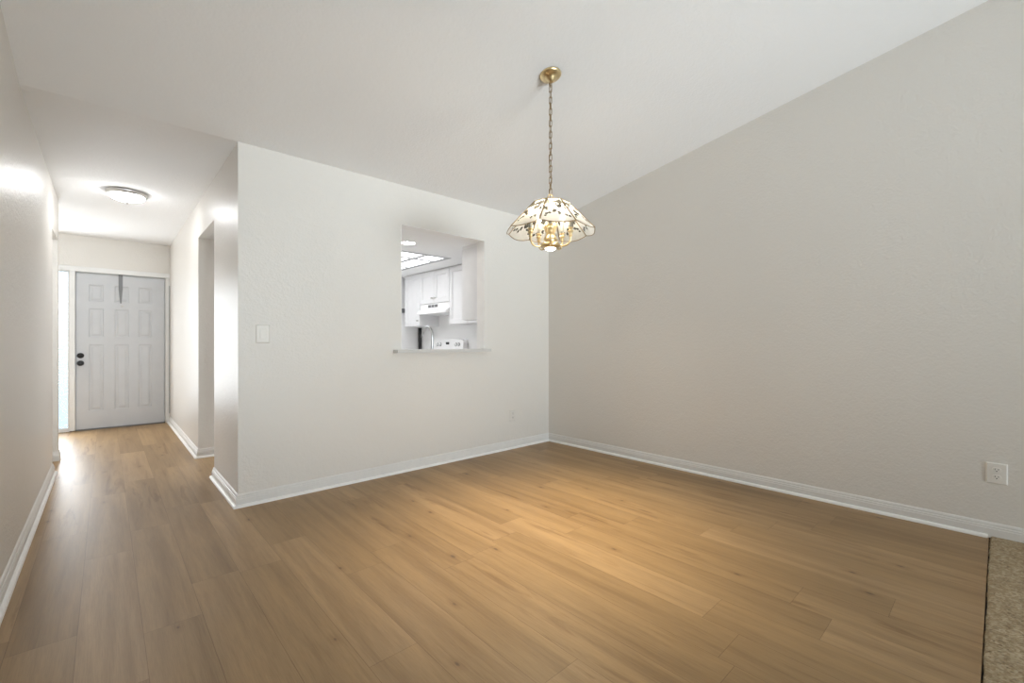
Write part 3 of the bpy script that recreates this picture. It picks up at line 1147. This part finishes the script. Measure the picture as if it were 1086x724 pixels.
def counter(lo, hi, label):
    return tag(obj('countertop', boxes((lo, hi)), M_ledge, bevel=0.006), label, 'countertop')


counter((2.0 - 0.5, YB + 0.122, CT - 0.038), (3.07, 4.20, CT), 'white countertop behind the pass-through wall under the faucet')
counter((3.075, YB + 0.122, CT - 0.038), (XR - 0.002, 4.950, CT), 'white countertop right of the stove')
counter((3.06, 5.702, CT - 0.038), (XR - 0.002, KY - 0.002, CT), 'white countertop left of the stove')


def base_cabinet(lo, hi, uax, nrm, origin, W, label, nd):
    t = thing('base_cabinet', ((lo[0] + hi[0]) / 2, (lo[1] + hi[1]) / 2, 0), label, 'cabinet', 'white kitchen base cabinets')
    obj('body', boxes(((lo[0], lo[1], 0.0), (hi[0], hi[1], CT - 0.039))), M_cab, t)
    for i in range(nd):
        o = Vector(origin) + Vector(uax) * (W / nd * i + 0.004)
        cab_door(t, o, uax, nrm, W / nd - 0.008, 0.70, W / nd * (0.85 if i % 2 == 0 else 0.12), 0.62)


base_cabinet((1.52, YB + 0.122, 0), (3.05, 4.17, 0), (-1, 0, 0), (0, 1, 0), (3.05, 4.17, 0.11), 1.53, 'white sink base cabinet behind the pass-through wall', 3)
base_cabinet((3.10, YB + 0.122, 0), (XR - 0.002, 4.945, 0), (0, -1, 0), (-1, 0, 0), (3.10, 4.945, 0.11), 0.72, 'white base cabinet right of the stove', 2)
base_cabinet((3.09, 5.705, 0), (XR - 0.002, KY - 0.002, 0), (0, -1, 0), (-1, 0, 0), (3.09, KY - 0.01, 0.11), 0.53, 'white base cabinet left of the stove', 1)

# faucet
fx, fy = 2.319, 3.68
t = thing('kitchen_faucet', (fx, fy, CT), 'tall curved gooseneck faucet behind the pass-through ledge', 'faucet')
bm = bmesh.new()
lathe(bm, [(0, 0), (0.026, 0), (0.026, 0.006), (0.020, 0.014), (0.018, 0.060), (0.013, 0.066), (0, 0.066)], fx, fy, CT, 24)
obj('base', bm, M_chrome, t)
bm = bmesh.new()
pts = [(fx, fy, CT + 0.05), (fx, fy, 1.05), (fx, fy, 1.16)]
for i in range(15):
    a = PI - PI * i / 14
    pts.append((fx, fy + 0.09 + 0.09 * math.cos(a), 1.172 + 0.090 * math.sin(a)))
pts.append((fx, fy + 0.18, 1.160))
tube(bm, pts, 0.0125, 14)
obj('spout', bm, M_chrome, t)
bm = bmesh.new()
tube(bm, [(fx + 0.018, fy, CT + 0.04), (fx + 0.06, fy, CT + 0.055), (fx + 0.095, fy + 0.005, CT + 0.075)], [0.008, 0.006, 0.005], 10)
obj('handle', bm, M_chrome, t)

# made-up stand-ins for unidentified dark shapes: upright strip in corner, box on wall
o = obj('dark_strip', boxes(((3.668, 6.185, CT + 0.001), (3.703, 6.235, 1.345))), M_dark, bevel=0.004)
tag(o, 'narrow black upright stand-in for an unidentified dark shape in the far kitchen corner', 'stand-in')
o = obj('dark_box', boxes(((3.385, KY - 0.022, 1.575), (3.440, KY, 1.640)), ((3.390, KY - 0.026, 1.581), (3.435, KY - 0.02, 1.634))), M_steel, bevel=0.002)
tag(o, 'small dark stand-in box for an unidentified dark shape on the far kitchen wall beside the cabinet', 'thermostat')

# recessed luminous ceiling panel
t = thing('ceiling_light', (2.3, 5.27, KC), 'large recessed square-grid ceiling light panel in the kitchen', 'ceiling light')
gx = [GX0, 2.155, 2.76, GX1]
gy = [GY0, 4.81, 5.43, GY1]
bm = bmesh.new()
for x in gx:
    box(bm, (x - 0.028, GY0 - 0.028, KC - 0.003), (x + 0.028, GY1 + 0.028, KC + 0.004))
for y in gy:
    box(bm, (GX0 - 0.028, y - 0.028, KC - 0.0028), (GX1 + 0.028, y + 0.028, KC + 0.0038))
obj('grid_frame', bm, M_grid, t)
for a, b in zip(gx, gx[1:]):
    for c, d in zip(gy, gy[1:]):
        obj('diffuser', boxes(((a + 0.006, c + 0.006, KC + 0.004), (b - 0.006, d - 0.006, KC + 0.010))), M_panel, t)
def recessed(x, y, label):
    t = thing('recessed_light', (x, y, KC), label, 'recessed light')
    bm = bmesh.new()
    lathe(bm, [(0.070, -0.0005), (0.082, -0.0005), (0.082, -0.004), (0.072, -0.006), (0.068, -0.003)], x, y, KC, 40)
    obj('trim_ring', bm, M_white, t)
    bm = bmesh.new()
    lathe(bm, [(0, -0.002), (0.069, -0.002), (0.069, -0.0005), (0, -0.0005)], x, y, KC, 40)
    obj('lens', bm, M_pot, t)


recessed(2.29, 4.09, 'small round recessed light in the kitchen ceiling near the opening')
recessed(1.30, 4.09, 'added unseen recessed light in the kitchen ceiling near the hall doorway')  # out of view, added to brighten the kitchen
